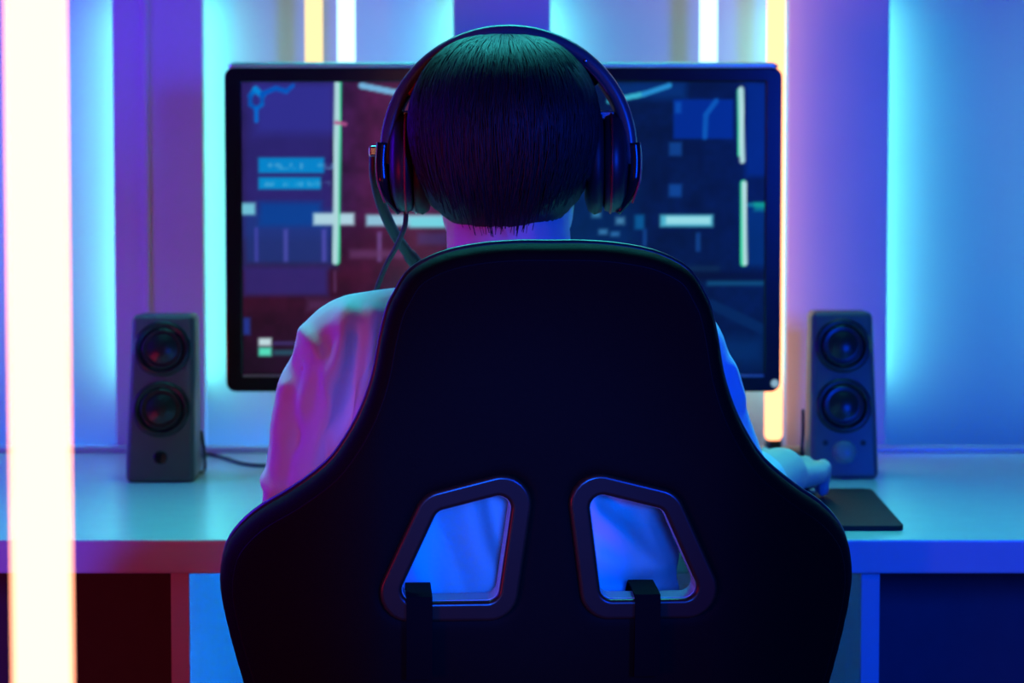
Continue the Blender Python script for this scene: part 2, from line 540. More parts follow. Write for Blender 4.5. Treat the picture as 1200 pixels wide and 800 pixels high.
LINES = [  # x0,y0,x1,y1,half width,colour
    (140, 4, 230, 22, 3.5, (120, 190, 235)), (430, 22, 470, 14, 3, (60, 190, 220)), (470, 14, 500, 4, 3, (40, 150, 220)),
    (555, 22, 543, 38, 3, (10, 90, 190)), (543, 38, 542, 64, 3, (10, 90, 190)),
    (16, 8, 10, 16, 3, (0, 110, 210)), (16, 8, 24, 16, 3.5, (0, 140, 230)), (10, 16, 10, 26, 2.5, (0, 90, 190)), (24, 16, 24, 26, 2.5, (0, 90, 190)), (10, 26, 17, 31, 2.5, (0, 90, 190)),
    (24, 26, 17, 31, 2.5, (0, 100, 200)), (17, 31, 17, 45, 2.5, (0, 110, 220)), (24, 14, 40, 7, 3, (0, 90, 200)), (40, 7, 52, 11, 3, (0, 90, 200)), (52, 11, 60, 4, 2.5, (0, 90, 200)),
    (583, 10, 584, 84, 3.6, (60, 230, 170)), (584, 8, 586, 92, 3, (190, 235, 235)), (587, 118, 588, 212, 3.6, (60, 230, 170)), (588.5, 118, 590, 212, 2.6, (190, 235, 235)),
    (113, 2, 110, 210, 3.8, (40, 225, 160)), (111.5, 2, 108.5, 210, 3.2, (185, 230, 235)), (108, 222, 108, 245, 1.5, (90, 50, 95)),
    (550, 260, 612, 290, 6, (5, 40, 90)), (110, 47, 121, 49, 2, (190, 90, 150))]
def np_noise(shape, cells, seed):
    rng = np.random.RandomState(seed)
    g = rng.rand(cells[1] + 2, cells[0] + 2) * 2 - 1
    y = np.linspace(0, cells[1], shape[0]); x = np.linspace(0, cells[0], shape[1])
    yi, xi = y.astype(int), x.astype(int); fy, fx = (y - yi)[:, None], (x - xi)[None, :]
    fy, fx = fy * fy * (3 - 2 * fy), fx * fx * (3 - 2 * fx)
    A, B = g[yi][:, xi], g[yi][:, xi + 1]; C_, D = g[yi + 1][:, xi], g[yi + 1][:, xi + 1]
    return (A * (1 - fx) + B * fx) * (1 - fy) + (C_ * (1 - fx) + D * fx) * fy
SH = (NY + 1, NX + 1)
gu, gv = np.meshgrid(np.linspace(0, 612, NX + 1), np.linspace(0, 342, NY + 1))
pic = np.zeros(SH + (3,))
def lay(col, a):
    global pic
    pic = pic + (np.array(col, float) - pic) * np.clip(a, 0, 1)[..., None]
lay((44, 26, 78), np.ones(SH)); lay((72, 24, 66), (gu - 90) / 60); lay((60, 14, 38), (gv - 150) / 80)  # red left and blue right: game colours with lamp glare painted in
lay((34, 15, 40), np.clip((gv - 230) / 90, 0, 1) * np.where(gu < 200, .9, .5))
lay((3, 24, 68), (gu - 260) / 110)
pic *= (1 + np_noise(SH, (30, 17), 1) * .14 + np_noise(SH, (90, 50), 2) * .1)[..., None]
for x0, y0, x1, y1, col, sf, op in RECTS:
    a = np.minimum(np.minimum((gu - x0) / sf + .5, (x1 - gu) / sf + .5), np.minimum((gv - y0) / sf + .5, (y1 - gv) / sf + .5))
    lay(col, np.clip(a, 0, 1) * op)
marks = np.clip(np_noise(SH, (150, 60), 5) * 1.6, 0, 1) * .5          # unreadable marks on the caption bars
lay((120, 190, 235), marks * ((gu > 24) & (gu < 112) & (((gv > 94) & (gv < 101)) | ((gv > 116) & (gv < 121)))))
for x0, y0, x1, y1, w, col in LINES:
    dx, dy = x1 - x0, y1 - y0
    t = np.clip(((gu - x0) * dx + (gv - y0) * dy) / (dx * dx + dy * dy), 0, 1)
    lay(col, (w - np.hypot(gu - x0 - t * dx, gv - y0 - t * dy)) / 1.5 + .5)
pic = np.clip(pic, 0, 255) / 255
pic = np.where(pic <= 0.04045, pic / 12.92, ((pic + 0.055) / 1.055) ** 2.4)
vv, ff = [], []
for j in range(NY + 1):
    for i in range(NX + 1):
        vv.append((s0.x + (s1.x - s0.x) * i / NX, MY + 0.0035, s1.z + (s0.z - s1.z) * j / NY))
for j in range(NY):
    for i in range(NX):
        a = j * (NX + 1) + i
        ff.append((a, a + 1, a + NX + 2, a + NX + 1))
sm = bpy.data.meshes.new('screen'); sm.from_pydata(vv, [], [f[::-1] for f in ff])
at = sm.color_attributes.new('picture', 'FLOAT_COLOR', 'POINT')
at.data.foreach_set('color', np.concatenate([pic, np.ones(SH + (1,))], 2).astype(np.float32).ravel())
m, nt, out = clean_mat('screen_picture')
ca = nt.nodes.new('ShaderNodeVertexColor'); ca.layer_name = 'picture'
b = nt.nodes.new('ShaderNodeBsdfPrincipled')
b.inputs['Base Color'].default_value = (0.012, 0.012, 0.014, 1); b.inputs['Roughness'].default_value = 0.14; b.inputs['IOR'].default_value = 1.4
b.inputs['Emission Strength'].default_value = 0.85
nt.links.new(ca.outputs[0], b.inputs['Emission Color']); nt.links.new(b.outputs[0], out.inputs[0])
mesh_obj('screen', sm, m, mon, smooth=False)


# ------------------------------------------------------------------ speakers
def speaker(face_bl, face_br, face_tl, face_tr, yaw, label, knob, cable_pts, cable_r=0.002):
    bl, br = on_desk(*face_bl), on_desk(*face_br)
    mid = (bl + br) / 2
    wb = (br - bl).length; sc = F / mid.y
    H = 0.185 if knob else 0.183
    wt = wb * 0.90
    lean = 0.045; dep_b, dep_t = 0.10, 0.075
    sp = empty('speaker', (mid.x, mid.y + 0.05, DESK_Z))
    tag(sp, label, 'speaker', 'pair of desktop speakers')
    rot = Matrix.Translation((mid.x, mid.y, DESK_Z)) @ Matrix.Rotation(yaw, 4, 'Z')
    # body: local x across, y back, z up
    def corner(sx, f, z):
        w = wb + (wt - wb) * z / H
        y0 = lean * z / H; d = dep_b + (dep_t - dep_b) * z / H
        return Vector((sx * w / 2, y0 + f * d, z))
    vs_ = [corner(sx, f, z) for z in (0.0, H) for sx, f in ((-1, 0), (1, 0), (1, 1), (-1, 1))]
    me = me_from(vs_, [(0, 1, 2, 3), (4, 5, 6, 7), (0, 1, 5, 4), (1, 2, 6, 5), (2, 3, 7, 6), (3, 0, 4, 7)])
    bm = bmesh.new(); bm.from_mesh(me)
    bmesh.ops.bevel(bm, geom=bm.edges[:], offset=0.007, segments=4, profile=0.5, affect='EDGES')
    bm.transform(rot); bm.to_mesh(me); bm.free()
    mesh_obj('body', me, 'speaker', sp)
    ang = math.atan2(lean, H)
    # local frame on the face: z out towards the listener
    def face(fx, fz):
        return rot @ Matrix.Translation((fx, lean * fz, fz * H)) @ Matrix.Rotation(R(90) - ang, 4, 'X')
    for fz in (0.795, 0.435):
        Fm = face(0, fz); r = wb * 0.405
        ring = mesh_obj('driver', lathe_me([(r * 1.0, -0.004), (r * 1.02, 0.0008), (r * 0.95, 0.0032), (r * 0.86, 0.0034), (r * 0.76, 0.0012), (r * 0.74, -0.002)], 40, Fm), 'speaker_cone', sp)
        prof = [(r * 0.75, 0.0004), (r * 0.72, 0.003), (r * 0.66, 0.0036), (r * 0.60, 0.0022), (r * 0.5, 0.0034), (r * 0.35, 0.0058), (r * 0.18, 0.0072), (0.0005, 0.0076)]
        mesh_obj('cone', lathe_me(prof, 40, Fm), 'speaker_cone', ring)
    if knob:
        Fm = face(0.0, 0.16)
        kn = mesh_obj('volume_knob', lathe_me([(0.0135, -0.001), (0.0135, 0.0012), (0.0108, 0.002), (0.0104, 0.009), (0.0092, 0.0105), (0.0005, 0.0108)], 32, Fm), 'knob', sp)
        for sx in (-1, 1):
            mesh_obj('jack', lathe_me([(0.0032, -0.001), (0.0032, 0.0012), (0.0018, 0.0013), (0.0005, 0.0006)], 16, face(sx * 0.021, 0.215)), 'cable', sp)
    else:
        mesh_obj('badge', lathe_me([(0.0075, -0.001), (0.0075, 0.0006), (0.0065, 0.0009), (0.0005, 0.0009)], 24, face(0, 0.15)), 'gloss_black', sp)
    mesh_obj('cable', sweep_me(catmull(cable_pts, 10), cable_r, 8), 'cable', sp)
    return sp


zc_ = DESK_Z + 0.002
lc = [P(236, 505, 2.41), P(239, 525, 2.405), on_desk(240, 549, zc_), on_desk(234, 553, zc_), on_desk(232, 545, zc_), on_desk(240, 532, zc_), on_desk(262, 536, zc_), on_desk(285, 543, zc_), on_desk(315, 545, zc_), on_desk(360, 540, zc_), on_desk(420, 541, zc_)]
speaker((149, 565), (226, 567), None, None, R(3.5), 'dark desktop speaker with two drivers and no knob', False, lc)
rc = [P(941, 480, 2.40), P(941, 505, 2.39), P(940, 530, 2.385), on_desk(945, 552, zc_), on_desk(950, 548, zc_), on_desk(952, 533, zc_), on_desk(930, 531, zc_)]
speaker((951, 562), (1029, 561), None, None, R(-3.5), 'blue-lit desktop speaker with a round volume knob beside the mouse pad', True, rc)

# ------------------------------------------------------------------ mouse pad and mouse
a, b_, c, d = on_desk(1060, 622), on_desk(1021, 577), on_desk(830, 577), on_desk(800, 622)
pm = outline_me([round_poly([Vector((p.x, p.y)) for p in (a, b_, c, d)], 0.012)], 0.0016, 0.0008, 2)
pm.transform(Matrix.Translation((0, 0, DESK_Z + 0.0025)))
mp = mesh_obj('mouse_pad', pm, 'pad', None, smooth=False)
tag(mp, 'black cloth mouse pad lying on the white desktop', 'mouse pad')
PADZ = DESK_Z + 0.005

# ------------------------------------------------------------------ gaming chair
CPX = 646.0
CS = 1571.0
CO = P(CPX, 503, 1.58)
YAW, TILT = R(4.2), R(6.0)
chair = empty('gaming_chair', (CO.x - 0.02, 1.72, 0.0))
tag(chair, 'black racing-style gaming chair with two framed openings in its back', 'chair')
CH = Matrix.Translation(CO) @ Matrix.Rotation(YAW, 4, 'Z') @ Matrix.Rotation(TILT, 4, 'X')
def fwd(u): return 0.07 * max(0.0, min(1.2, (abs(u) - 0.125) / 0.125)) ** 1.6
def to_chair(me, off=0.0, bend=True):        # local xy = back plane, local z towards the camera
    for v in me.vertices:
        f = fwd(v.co.x) if bend else 0
        v.co = CH @ Vector((v.co.x, f - v.co.z + off, v.co.y))
    return me
HALF = [(0, 286), (40, 286), (80, 289), (120, 296.5), (150, 309), (168, 323), (181, 345), (189, 362), (197, 395), (205, 440), (218, 480), (236, 515), (258, 545),
        (296, 575), (328, 595), (350, 615), (365, 640), (370, 680), (362, 730), (343, 800), (322, 870), (312, 930), (300, 985), (270, 1010), (180, 1018), (0, 1018)]
def project(p):
    c_, s_ = math.cos(PITCH), math.sin(PITCH)
    z = p.z - CAM_Z; dep = p.y * c_ - z * s_
    return 600 + F * p.x / dep, 400 - F * (z * c_ + p.y * s_) / dep
def cv(u, y):
    """local point of the symmetric back whose two mirrored sides span 2u pixels at row y"""
    a, b = u / CS, (500 - y) / CS
    for _ in range(12):
        r_ = project(CH @ Vector((a, fwd(a) + 0.012, b))); l_ = project(CH @ Vector((-a, fwd(a) + 0.012, b)))
        if u: a *= u / max(1e-6, (r_[0] - l_[0]) / 2)
        b += ((r_[1] + l_[1]) / 2 - y) / CS
    return Vector((a, b))
half = [cv(*p) for p in HALF]
ring_pts = half + [Vector((-p.x, p.y)) for p in reversed(half[1:-1])]
ring3 = [Vector((p.x, p.y, 0)) for p in ring_pts]
dense = [Vector((p.x, p.y)) for p in catmull(ring3, 6, True)]
INNER = [(44, 574), (134, 597), (184, 707), (62, 707)]
holes = []
for s in (1, -1):
    q = [Vector((s * x / CS, (500 - y) / CS)) for x, y in INNER]
    holes.append(q)
cut = [round_poly(offset_poly(q, 0.007), 0.012) for q in holes]
shell = outline_me([dense] + cut, 0.004, 0.013, 5)
shell = remesh(shell, 0.0042, 4)
mesh_obj('backrest', to_chair(shell, 0.017), 'leather', chair)
# piping along the seam of the back
inner_ring = []
N = len(dense)
for i in range(0, N, 2):
    t = (dense[(i + 1) % N] - dense[i - 1]).normalized()
    nrm = Vector((t.y, -t.x))
    if nrm.dot(dense[i] - Vector((0, -0.1))) > 0: nrm = -nrm
    p = dense[i] + nrm * 0.011
    inner_ring.append(Vector((p.x, p.y, 0)))
pipe = sweep_me(inner_ring, 0.0012, 8, closed=True)
edge_ = sweep_me([Vector((p.x, p.y, 0)) * 0.994 for p in dense[::2]], 0.003, 10, closed=True)
mesh_obj('rim_highlight_band', to_chair(edge_, 0.024), 'edge', chair)  # added glossy band, gives the chair's outline a rim highlight
mesh_obj('piping', to_chair(pipe, 0.0015), 'piping', chair)
# plastic frames of the two openings, with a strap through each
for s, q, px in ((1, holes[0], 763), (-1, holes[1], 491)):
    fr = outline_me([round_poly(offset_poly(q, 0.0155), 0.023, 10), round_poly(q, 0.0095, 8)], 0.009, 0.003, 4)
    fo = mesh_obj('opening_frame', to_chair(fr, 0.009, False), 'bezel', chair, smooth=False)
    for p in fo.data.polygons: p.use_smooth = True
    ln = outline_me([round_poly(offset_poly(q, 0.001), 0.0105, 8), round_poly(offset_poly(q, -0.0006), 0.009, 8)], 0.0095, 0.0003, 1)  # light grey ring added to brighten the opening's inner ledge
    mesh_obj('bright_ledge_ring', to_chair(ln, 0.011, False), 'bright_ledge_ring', fo, smooth=False)
    u = (px - CPX) / CS; w = 0.0098
    zt = (500 - 705) / CS
    path = [(u, zt - 0.06, 0.0165), (u, zt - 0.025, 0.0165), (u, zt - 0.003, 0.0155), (u, zt + 0.003, 0.012), (u, zt + 0.0035, 0.0), (u, zt + 0.003, -0.03), (u, zt - 0.01, -0.045), (u, zt - 0.06, -0.05)]
    path = [Vector((p[0], p[1], p[2] - 0.009)) for p in path]
    vs_, fs_ = [], []
    for p in path:
        vs_ += [p + Vector((-w, 0, 0)), p + Vector((w, 0, 0))]
    for i in range(len(path) - 1):
        fs_.append((2 * i, 2 * i + 1, 2 * i + 3, 2 * i + 2))
    bm = bmesh.new(); me = me_from(vs_, fs_); bm.from_mesh(me)
    bmesh.ops.solidify(bm, geom=bm.faces[:], thickness=0.0016); bm.to_mesh(me); bm.free()
    mesh_obj('strap', to_chair(me, 0.0, False), 'strap', chair, smooth=False)
# seat, gas lift and five-star base (below the picture)
SEAT_Z = 0.40
sx, sy = chair.location.x - 0.03, 1.90
st = outline_me([round_poly([Vector((-0.25, -0.24)), Vector((0.25, -0.24)), Vector((0.26, 0.24)), Vector((-0.26, 0.24))], 0.08)], 0.02, 0.035, 5)
st.transform(Matrix.Translation((sx, sy, SEAT_Z - 0.055)) @ Matrix.Rotation(YAW, 4, 'Z'))
mesh_obj('seat', st, 'leather', chair)
mesh_obj('gas_lift', lathe_me([(0.026, 0.09), (0.026, 0.2), (0.015, 0.2), (0.015, SEAT_Z - 0.1)], 20, Matrix.Translation((sx, sy, 0))), 'black_plastic', chair)
bm_ = [lathe_me([(0.04, 0.07), (0.045, 0.09), (0.045, 0.12), (0.03, 0.13)], 20, Matrix.Translation((sx, sy, 0)))]
for k in range(5):
    a_ = R(72 * k + 20); e = Vector((math.cos(a_), math.sin(a_), 0))
    bm_.append(capsule_me(Vector((sx, sy, 0.1)) + e * 0.03, 0.022, Vector((sx, sy, 0.075)) + e * 0.29, 0.014))
mesh_obj('star_base', join_me(bm_), 'black_plastic', chair)
for k in range(5):
    a_ = R(72 * k + 20); e = Vector((math.cos(a_), math.sin(a_), 0))
    mesh_obj('caster', lathe_me([(0.01, -0.022), (0.027, -0.02), (0.0295, -0.01), (0.0295, 0.01), (0.027, 0.02), (0.01, 0.022)], 20,
             Matrix.Translation(Vector((sx, sy, 0.0295)) + e * 0.29) @ Matrix.Rotation(a_ , 4, 'Z') @ Matrix.Rotation(R(90), 4, 'X')), 'black_plastic', chair)
box('back_bracket', (sx - 0.04, 1.665, SEAT_Z - 0.10), (sx + 0.04, 1.74, SEAT_Z + 0.02), 'black_plastic', chair, bevel=0.005)

# ------------------------------------------------------------------ the person
person = empty('person', (0.0, 1.85, SEAT_Z))
tag(person, 'person in a white long-sleeved shirt seated facing the monitor, wearing a headset', 'person')
HY = 1.80                                   # distance of the head
HC = P(592, 160, HY)                        # centre of the skull
neck0 = P(597, 235, HY + 0.01); neck1 = P(600, 352, HY - 0.02)
ShL, ShR = P(416, 424, 1.79), P(784, 424, 1.79)
ElL, ElR = P(376, 612, 1.84), P(846, 592, 1.86)
WrR = P(914, 556, 2.035); WrL = Vector((-0.11, 2.10, DESK_Z + 0.0335))
hip = Vector((0.0, 1.84, SEAT_Z + 0.108))

def arm_parts(S, E, W, scale=1.0, r=(0.05, 0.042, 0.04, 0.027)):
    return [capsule_me(S, r[0], E, r[1]), capsule_me(E, r[2], W, r[3])]

def hand_parts(W, ahead, side, up, thumb_sign):
    """palm and five bent fingers; ahead points to the fingertips, side to the little finger"""
    q = []
    K = W + ahead * 0.085 + up * 0.004
    for t in (-0.028, -0.01, 0.01, 0.027):
        q.append(capsule_me(W + side * t * 0.55 + ahead * 0.012, 0.014, K + side * t + up * (0.002 if abs(t) < 0.02 else -0.002), 0.0115, 12))
    for t, L in ((-0.029, 0.072), (-0.01, 0.08), (0.010, 0.074), (0.028, 0.058)):
        a0 = K + side * t
        spread = ahead + side * t * 2.5
        a1 = a0 + spread.normalized() * L * 0.45 + up * 0.004
        a2 = a1 + (spread * 0.8 - up * 0.75).normalized() * L * 0.32
        a3 = a2 + (spread * 0.55 - up * 0.95).normalized() * L * 0.25
        q += [capsule_me(a0, 0.0098, a1, 0.0088, 12), capsule_me(a1, 0.0088, a2, 0.008, 12), capsule_me(a2, 0.008, a3, 0.0068, 12)]
    t0 = W + ahead * 0.022 - side * 0.02
    t1 = t0 + (ahead * 0.75 - side * 0.6 - up * 0.25).normalized() * 0.04
    t2 = t1 + (ahead * 0.95 - side * 0.2 - up * 0.25).normalized() * 0.03
    t3 = t2 + (ahead * 0.98 + side * 0.1 - up * 0.25).normalized() * 0.024
    q += [capsule_me(t0, 0.014, t1, 0.011, 12), capsule_me(t1, 0.011, t2, 0.0095, 12), capsule_me(t2, 0.0095, t3, 0.0075, 12)]
    return q

rot_head = Matrix.Rotation(R(-4), 3, 'Z')
def hp(x, y, z): return HC + rot_head @ Vector((x, y, z))
bp = [sphere_me(hp(0, -0.002, 0.0), (0.073, 0.089, 0.081)), sphere_me(hp(0, 0.028, -0.055), (0.058, 0.062, 0.066)),   # skull, jaw
      sphere_me(hp(0, 0.058, -0.103), (0.026, 0.02, 0.017)),                                              # chin
      sphere_me(hp(0, 0.093, -0.032), (0.011, 0.016, 0.014)), capsule_me(hp(0, 0.083, 0.002), 0.007, hp(0, 0.1, -0.034), 0.009),
      sphere_me(hp(0, 0.082, -0.066), (0.022, 0.008, 0.005)), sphere_me(hp(0, 0.08, -0.075), (0.02, 0.008, 0.006)),
      sphere_me(hp(0.03, 0.076, -0.002), (0.014, 0.01, 0.009)), sphere_me(hp(-0.03, 0.076, -0.002), (0.014, 0.01, 0.009)),
      sphere_me(hp(0.077, 0.004, -0.035), (0.009, 0.019, 0.031), rot=Matrix.Rotation(R(-20), 3, 'Z')), sphere_me(hp(-0.077, 0.004, -0.035), (0.009, 0.019, 0.031), rot=Matrix.Rotation(R(20), 3, 'Z')),
      capsule_me(hp(0, 0.004, -0.045), 0.0535, neck1, 0.054),
      capsule_me(neck1 + Vector((-0.02, 0.0, -0.045)), 0.040, ShL + Vector((0.03, 0, -0.005)), 0.045), capsule_me(neck1 + Vector((0.02, 0, -0.045)), 0.040, ShR + Vector((-0.03, 0, -0.005)), 0.045),
      sphere_me(P(600, 490, 1.80), (0.135, 0.085, 0.12)), sphere_me((0, 1.82, 0.72), (0.115, 0.085, 0.16)), sphere_me(hip, (0.15, 0.11, 0.11))]
bp += arm_parts(ShL, ElL, WrL) + arm_parts(ShR, ElR, WrR)
upv = Vector((0, 0, 1))
ahR = Vector((0.24, 0.96, -0.06)).normalized(); sdR = Vector((0.95, -0.26, -0.17)); sdR = (sdR - ahR * sdR.dot(ahR)).normalized()
bp += hand_parts(WrR, ahR, sdR, sdR.cross(ahR), -1)
ahL = Vector((0.25, 0.97, 0)).normalized(); sdL = Vector((-0.97, 0.25, 0)).normalized()
bp += hand_parts(WrL, ahL, sdL, upv, 1)
for s in (-1, 1):
    kn = Vector((s * 0.14, 2.26, SEAT_Z + 0.07)); an = Vector((s * 0.16, 2.25, 0.09))
    bp += [capsule_me(hip + Vector((s * 0.08, 0.02, -0.01)), 0.085, kn, 0.06), capsule_me(kn, 0.055, an, 0.036),
           capsule_me(an - Vector((0, 0.01, 0.04)), 0.034, an + Vector((0, 0.15, -0.06)), 0.026)]
mesh_obj('body', remesh(join_me(bp), 0.0034, 5), 'skin', person)

# shirt: loose torso, shoulders and sleeves in one cloth, with pulled folds
sp_ = [capsule_me(P(599, 368, 1.797), 0.057, P(600, 405, 1.79), 0.07),
       capsule_me(P(555, 390, 1.79), 0.048, ShL + Vector((0.004, 0, 0.004)), 0.055),
       capsule_me(P(645, 390, 1.79), 0.048, ShR + Vector((-0.004, 0, 0.004)), 0.055),
       sphere_me(P(600, 510, 1.785), (0.160, 0.095, 0.130)), capsule_me((-0.045, 1.775, 0.86), 0.098, (-0.045, 1.80, 0.55), 0.095), capsule_me((0.045, 1.775, 0.86), 0.098, (0.045, 1.80, 0.55), 0.095),
       capsule_me(ShL, 0.055, ElL, 0.055), capsule_me(ShL.lerp(ElL, 0.22) + Vector((-0.007, 0, 0)), 0.0545, ElL, 0.054), capsule_me(ElL, 0.052, ElL.lerp(WrL, 0.86), 0.036),
       capsule_me(ShR, 0.054, ElR, 0.048), capsule_me(ElR, 0.048, ElR.lerp(WrR, 0.42), 0.040)]
shm = remesh(join_me(sp_), 0.0031, 12)
FOLDS = [  # pixel polylines on the back of the shirt: (points, half width m, height m)
    ([(356, 388), (378, 420), (392, 460), (397, 520), (396, 590)], 0.0035, 0.0045),
    ([(408, 372), (396, 430), (384, 490), (368, 560), (360, 600)], 0.010, 0.010),
    ([(438, 372), (432, 430), (428, 500), (420, 560)], 0.010, 0.009),
    ([(420, 395), (412, 450), (404, 520)], 0.006, -0.008), ([(455, 390), (450, 450), (440, 520)], 0.008, -0.006),
    ([(390, 400), (376, 440), (362, 480), (345, 520)], 0.008, -0.006), ([(372, 440), (352, 500), (342, 560)], 0.009, 0.007),
    ([(330, 455), (322, 490), (330, 520), (322, 560), (325, 600)], 0.009, 0.004), ([(345, 430), (338, 470), (345, 510), (338, 560)], 0.007, -0.007),
    ([(310, 560), (325, 575), (318, 600)], 0.006, 0.006),
    ([(500, 590), (520, 640), (545, 705)], 0.010, -0.007), ([(545, 580), (560, 640), (590, 700)], 0.012, 0.008), ([(480, 640), (500, 690)], 0.010, 0.006), ([(575, 580), (590, 650)], 0.008, -0.006),
    ([(700, 600), (740, 640), (785, 690)], 0.010, 0.007), ([(700, 650), (740, 665), (790, 650)], 0.010, 0.006), ([(715, 590), (760, 615), (790, 610)], 0.010, -0.006), ([(710, 690), (750, 690)], 0.010, -0.005),
    ([(860, 430), (880, 470), (895, 530)], 0.008, 0.005), ([(875, 480), (900, 540)], 0.006, -0.005)]
nv = len(shm.vertices)
co = np.empty(nv * 3); shm.vertices.foreach_get('co', co); co = co.reshape(-1, 3)
no = np.empty(nv * 3); shm.vertex_normals.foreach_get('vector', no); no = no.reshape(-1, 3)
disp = np.zeros(nv)
k = 1.735 / co[:, 1]                        # compare on the back of the shirt, at the fold's distance
fx_, fz_ = co[:, 0] * k, CAM_Z + (co[:, 2] - CAM_Z) * k
for pts, w, h in FOLDS:
    pw = [P(x, y, 1.735) for x, y in pts]; best = np.full(nv, 9.0)
    for i in range(len(pw) - 1):
        dx, dz = pw[i + 1].x - pw[i].x, pw[i + 1].z - pw[i].z
        t = np.clip(((fx_ - pw[i].x) * dx + (fz_ - pw[i].z) * dz) / (dx * dx + dz * dz), 0, 1)
        best = np.minimum(best, (fx_ - pw[i].x - t * dx) ** 2 + (fz_ - pw[i].z - t * dz) ** 2)
    w = max(w, 0.005)
    disp += h * 1.0 * np.exp(-best / (w * w)) * np.clip((0.2 - no[:, 1]) / 0.6, 0, 1)
for q in range(nv):
    disp[q] += 0.002 * noise.noise(Vector(co[q]) * 14)
shm.vertices.foreach_set('co', (co + no * disp[:, None]).ravel())
o = bpy.data.objects.new('tmp', shm); COL.objects.link(o)
sm_ = o.modifiers.new('s', 'SMOOTH'); sm_.iterations = 3; sm_.factor = 0.5
shm = evaluate(o)
mesh_obj('shirt', shm, 'shirt', person)
collar = []
for k in range(40):
    a_ = 2 * math.pi * k / 40
    collar.append(P(600, 312, 1.80) + Vector((0.0555 * math.cos(a_), 0.055 * math.sin(a_), -0.010 * math.sin(a_))))
mesh_obj('collar', sweep_me(collar, 1.0, 10, closed=True, flat=(0.011, 0.004, (0, 0, 1))), 'shirt', person)
tp = []
for s in (-1, 1):
    kn = Vector((s * 0.14, 2.26, SEAT_Z + 0.07)); an = Vector((s * 0.16, 2.25, 0.12))
    tp += [capsule_me(hip + Vector((s * 0.08, 0.02, -0.01)), 0.092, kn, 0.068), capsule_me(kn, 0.066, an, 0.052)]
tp.append(sphere_me(hip, (0.16, 0.12, 0.105)))
mesh_obj('trousers', remesh(join_me(tp), 0.006, 6), 'trousers', person)

# hair: full cap with grooves plus tapered locks falling from the crown
hpieces = [sphere_me(hp(0, -0.010, 0.006), (0.078, 0.092, 0.0775), 28, 18), sphere_me(hp(0, -0.022, -0.024), (0.0725, 0.076, 0.060), 28, 18)]
hpieces += [sphere_me(hp(sx_ * 0.026, -0.012, 0.022), (0.054, 0.072, 0.0535), 24, 14) for sx_ in (-1, 1)]
hm = remesh(join_me(hpieces), 0.004, 8)
bm = bmesh.new(); bm.from_mesh(hm)
kill = [v for v in bm.verts if (v.co - HC).y > 0.062 and (v.co - HC).z < 0.03]
bmesh.ops.delete(bm, geom=kill, context='VERTS'); bm.to_mesh(hm); bm.free()
for v in hm.vertices:
    d = v.co - HC
    a_ = math.atan2(d.x, -d.y)
    v.co += v.normal * (0.0006 * math.sin(a_ * 60 + 6 * noise.noise(v.co * 20)) + 0.0012 * noise.noise(v.co * 60))
hair_mes = [hm]
crown = hp(0.004, -0.03, 0.083)
def scalp(a_, t, lift):
    """point on a path from the crown down; a_ is the heading (0 = back), t 0..1"""
    ph = t * 2.05
    r = Vector((math.sin(a_) * 0.0800 * math.sin(min(ph, 1.62)) ** 0.76, -0.012 - math.cos(a_) * 0.0935 * math.sin(min(ph, 1.65)), 0.004 + 0.0795 * math.cos(min(ph, 1.57))))
    if ph > 1.57:
        down = (ph - 1.57) / 0.48
        r.z -= down * 0.062
        r.x *= 1 - 0.20 * down * down
        r.y *= 1 - 0.12 * down * down
    n = Vector((r.x, r.y, r.z * 0.6)).normalized()
    return hp(r.x, r.y, r.z) + (rot_head @ n) * lift
hv, hf = [], []
for i in range(4200):
    a_ = random.uniform(-2.3, 2.3)
    t0 = random.uniform(0.0, 0.75) ** 1.1; L = random.uniform(0.3, 0.6)
    side_ = abs(a_)
    tmax = 1.06 - 0.16 * max(0, side_ - 0.35) + random.uniform(-0.06, 0.04)
    if side_ > 2.0: tmax = 0.62
    t1 = min(tmax, t0 + L)
    if t1 - t0 < 0.1: continue
    w = random.uniform(0.0004, 0.0011); lift = random.uniform(0.0, 0.0012); dv = random.uniform(-0.16, 0.16)
    base = len(hv); pts = []
    for q in range(8):
        f = q / 7
        pts.append(scalp(a_ + dv * f * f, t0 + (t1 - t0) * f, lift * math.sin(math.pi * min(1, f * 1.1)) + 0.0006))
    for q in range(8):
        tg = (pts[min(7, q + 1)] - pts[max(0, q - 1)]).normalized()
        out_ = (pts[q] - HC - Vector((0, 0, -0.02))).normalized(); sd = tg.cross(out_).normalized()
        ww = w * (0.3 + 0.7 * math.sin(math.pi * min(0.99, 0.1 + 0.89 * q / 7)))
        hv += [pts[q] + sd * ww, pts[q] + out_ * ww * 0.7, pts[q] - sd * ww]
    for q in range(7):
        b0 = base + q * 3
        for e_ in range(3):
            hf.append((b0 + e_, b0 + (e_ + 1) % 3, b0 + 3 + (e_ + 1) % 3, b0 + 3 + e_))
hair_mes.append(me_from(hv, hf))
mesh_obj('hair', join_me(hair_mes), 'hair', person)

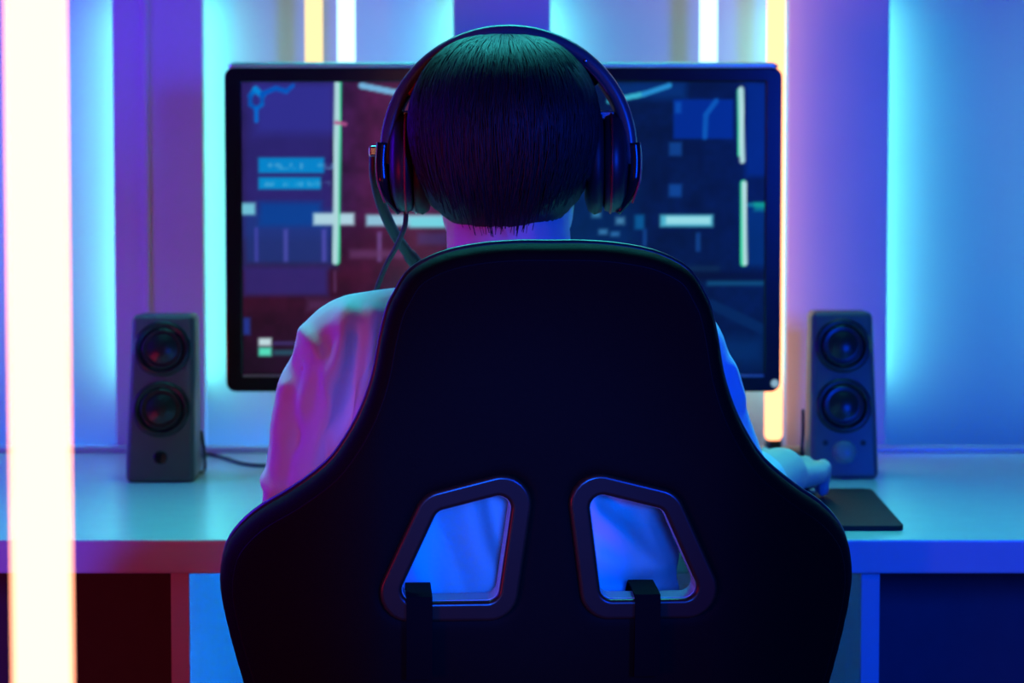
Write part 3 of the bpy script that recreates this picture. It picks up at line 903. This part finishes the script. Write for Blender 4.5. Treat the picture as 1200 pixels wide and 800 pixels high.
# ------------------------------------------------------------------ headset
KC = P(596, 178, HY)                        # middle of the band's half circle
hset = empty('headset', (KC.x, KC.y, KC.z - 0.08))
tag(hset, 'black over-ear gaming headset with red trim and boom microphone', 'headset')
RX = 149 / F * HY; RZ = 146 / F * HY
def arc(rx, rz, a0, a1, n=48, y=KC.y):
    return [Vector((KC.x + rx * math.cos(R(a0 + (a1 - a0) * k / n)), y, KC.z + rz * math.sin(R(a0 + (a1 - a0) * k / n)))) for k in range(n + 1)]
mesh_obj('headband', sweep_me(arc(RX - 0.006, RZ - 0.006, -6, 186), 1.0, 16, flat=(0.0175, 0.0066, (0, 1, 0))), 'band', hset)
mesh_obj('band_cushion', sweep_me(arc(RX - 0.0135, RZ - 0.0135, 38, 142), [0.5] * 3 + [1.0] * 43 + [0.5] * 3, 14, flat=(0.014, 0.0042, (0, 1, 0))), 'cushion', hset)
mesh_obj('band_trim', sweep_me(arc(RX - 0.0115, RZ - 0.0115, 30, 150, y=KC.y - 0.016), 0.0011, 8), 'red_trim', hset)
for a_ in (50, 130):
    p = arc(RX - 0.0075, RZ - 0.0075, a_, a_ + 1, 1, KC.y - 0.0178)[0]
    mesh_obj('rivet', sphere_me(p, (0.002, 0.0012, 0.002), 12, 8), 'steel', hset)
for s in (-1, 1):
    # yoke plate tapering down to a point outside the cup
    pts = [P(596 + s * dx, y, HY) for dx, y in ((146, 168), (147.5, 188), (146, 212), (140, 232), (128, 250))]
    mesh_obj('yoke', sweep_me(catmull(pts, 6), [1.0] * 12 + [1.0 - 0.055 * k for k in range(13)], 14, flat=(0.0185, 0.0060, (0, 1, 0))), 'gloss_black', hset)
    edge = [p + Vector((s * 0.0048, -0.0165, 0)) for p in catmull([P(596 + s * dx, y, HY) for dx, y in ((145, 172), (146.5, 190), (145, 214), (137, 238))], 6)]
    mesh_obj('yoke_trim', sweep_me(edge, 0.0009, 8), 'red_trim', hset)
    cc_ = P(596 + s * 118, 190, HY)
    rotc = Matrix.Translation(cc_) @ Matrix.Rotation(R(90) * s, 4, 'Y') @ Matrix.Scale(1.0, 4)
    E = Matrix.Diagonal((1.22, 1.0, 1.0, 1.0))
    cup = mesh_obj('ear_cup', lathe_me([(0.026, -0.006), (0.0335, -0.004), (0.0350, 0.002), (0.0335, 0.009), (0.025, 0.014), (0.012, 0.0155)], 36, rotc @ E), 'black_plastic', hset)
    tor = []
    mesh_obj('ear_cushion', lathe_me([(0.018, -0.019), (0.026, -0.0205), (0.0335, -0.018), (0.0365, -0.0125), (0.0345, -0.0065), (0.026, -0.005)], 36, rotc @ E), 'cushion', cup)
    mesh_obj('cup_trim', sweep_me([rotc @ E @ Vector((0.0352 * math.cos(2 * math.pi * k / 40), 0.0352 * math.sin(2 * math.pi * k / 40), 0.001)) for k in range(40)], 0.0010, 8, closed=True), 'red_trim', cup)
    pv = P(596 + s * 112, 136, HY)
    box('hinge', (pv.x - 0.008, HY - 0.012, pv.z - 0.004), (pv.x + 0.008, HY + 0.012, pv.z + 0.004), 'steel', hset, bevel=0.0015)
mesh_obj('microphone_boom', sweep_me(catmull([P(439, 180, HY + 0.005), P(440, 208, HY + 0.012), P(448, 242, HY + 0.03), P(464, 276, HY + 0.055), P(487, 308, HY + 0.08), P(512, 335, HY + 0.10)], 8), [0.0048] * 30 + [0.0062] * 11, 14), 'black_plastic', hset)
q0, q1 = P(433, 184, HY + 0.004), P(447, 171, HY + 0.004)
box('boom_pivot', (q0.x, HY - 0.006, q0.z), (q1.x, HY + 0.012, q1.z), 'steel', hset, bevel=0.002)
mesh_obj('cable', sweep_me(catmull([P(476, 248, HY), P(474, 266, HY + 0.005), P(464, 290, HY + 0.02), P(452, 312, HY + 0.035), P(440, 345, HY + 0.05), P(430, 400, HY + 0.09)], 8), 0.0022, 8), 'cable', hset)

# ------------------------------------------------------------------ mouse under the right hand
mc = WrR + ahR * 0.10; 
mm = [sphere_me((mc.x, mc.y, PADZ + 0.009), (0.025, 0.046, 0.014), 24, 14, Matrix.Rotation(-math.atan2(ahR.x, ahR.y), 3, 'Z'))]
bm = bmesh.new(); bm.from_mesh(mm[0])
for v in bm.verts: v.co.z = max(v.co.z, PADZ)
me = bpy.data.meshes.new('mouse'); bm.to_mesh(me); bm.free()
ms = mesh_obj('computer_mouse', me, 'gloss_black')
tag(ms, 'dark computer mouse held under the right hand on the pad', 'mouse')
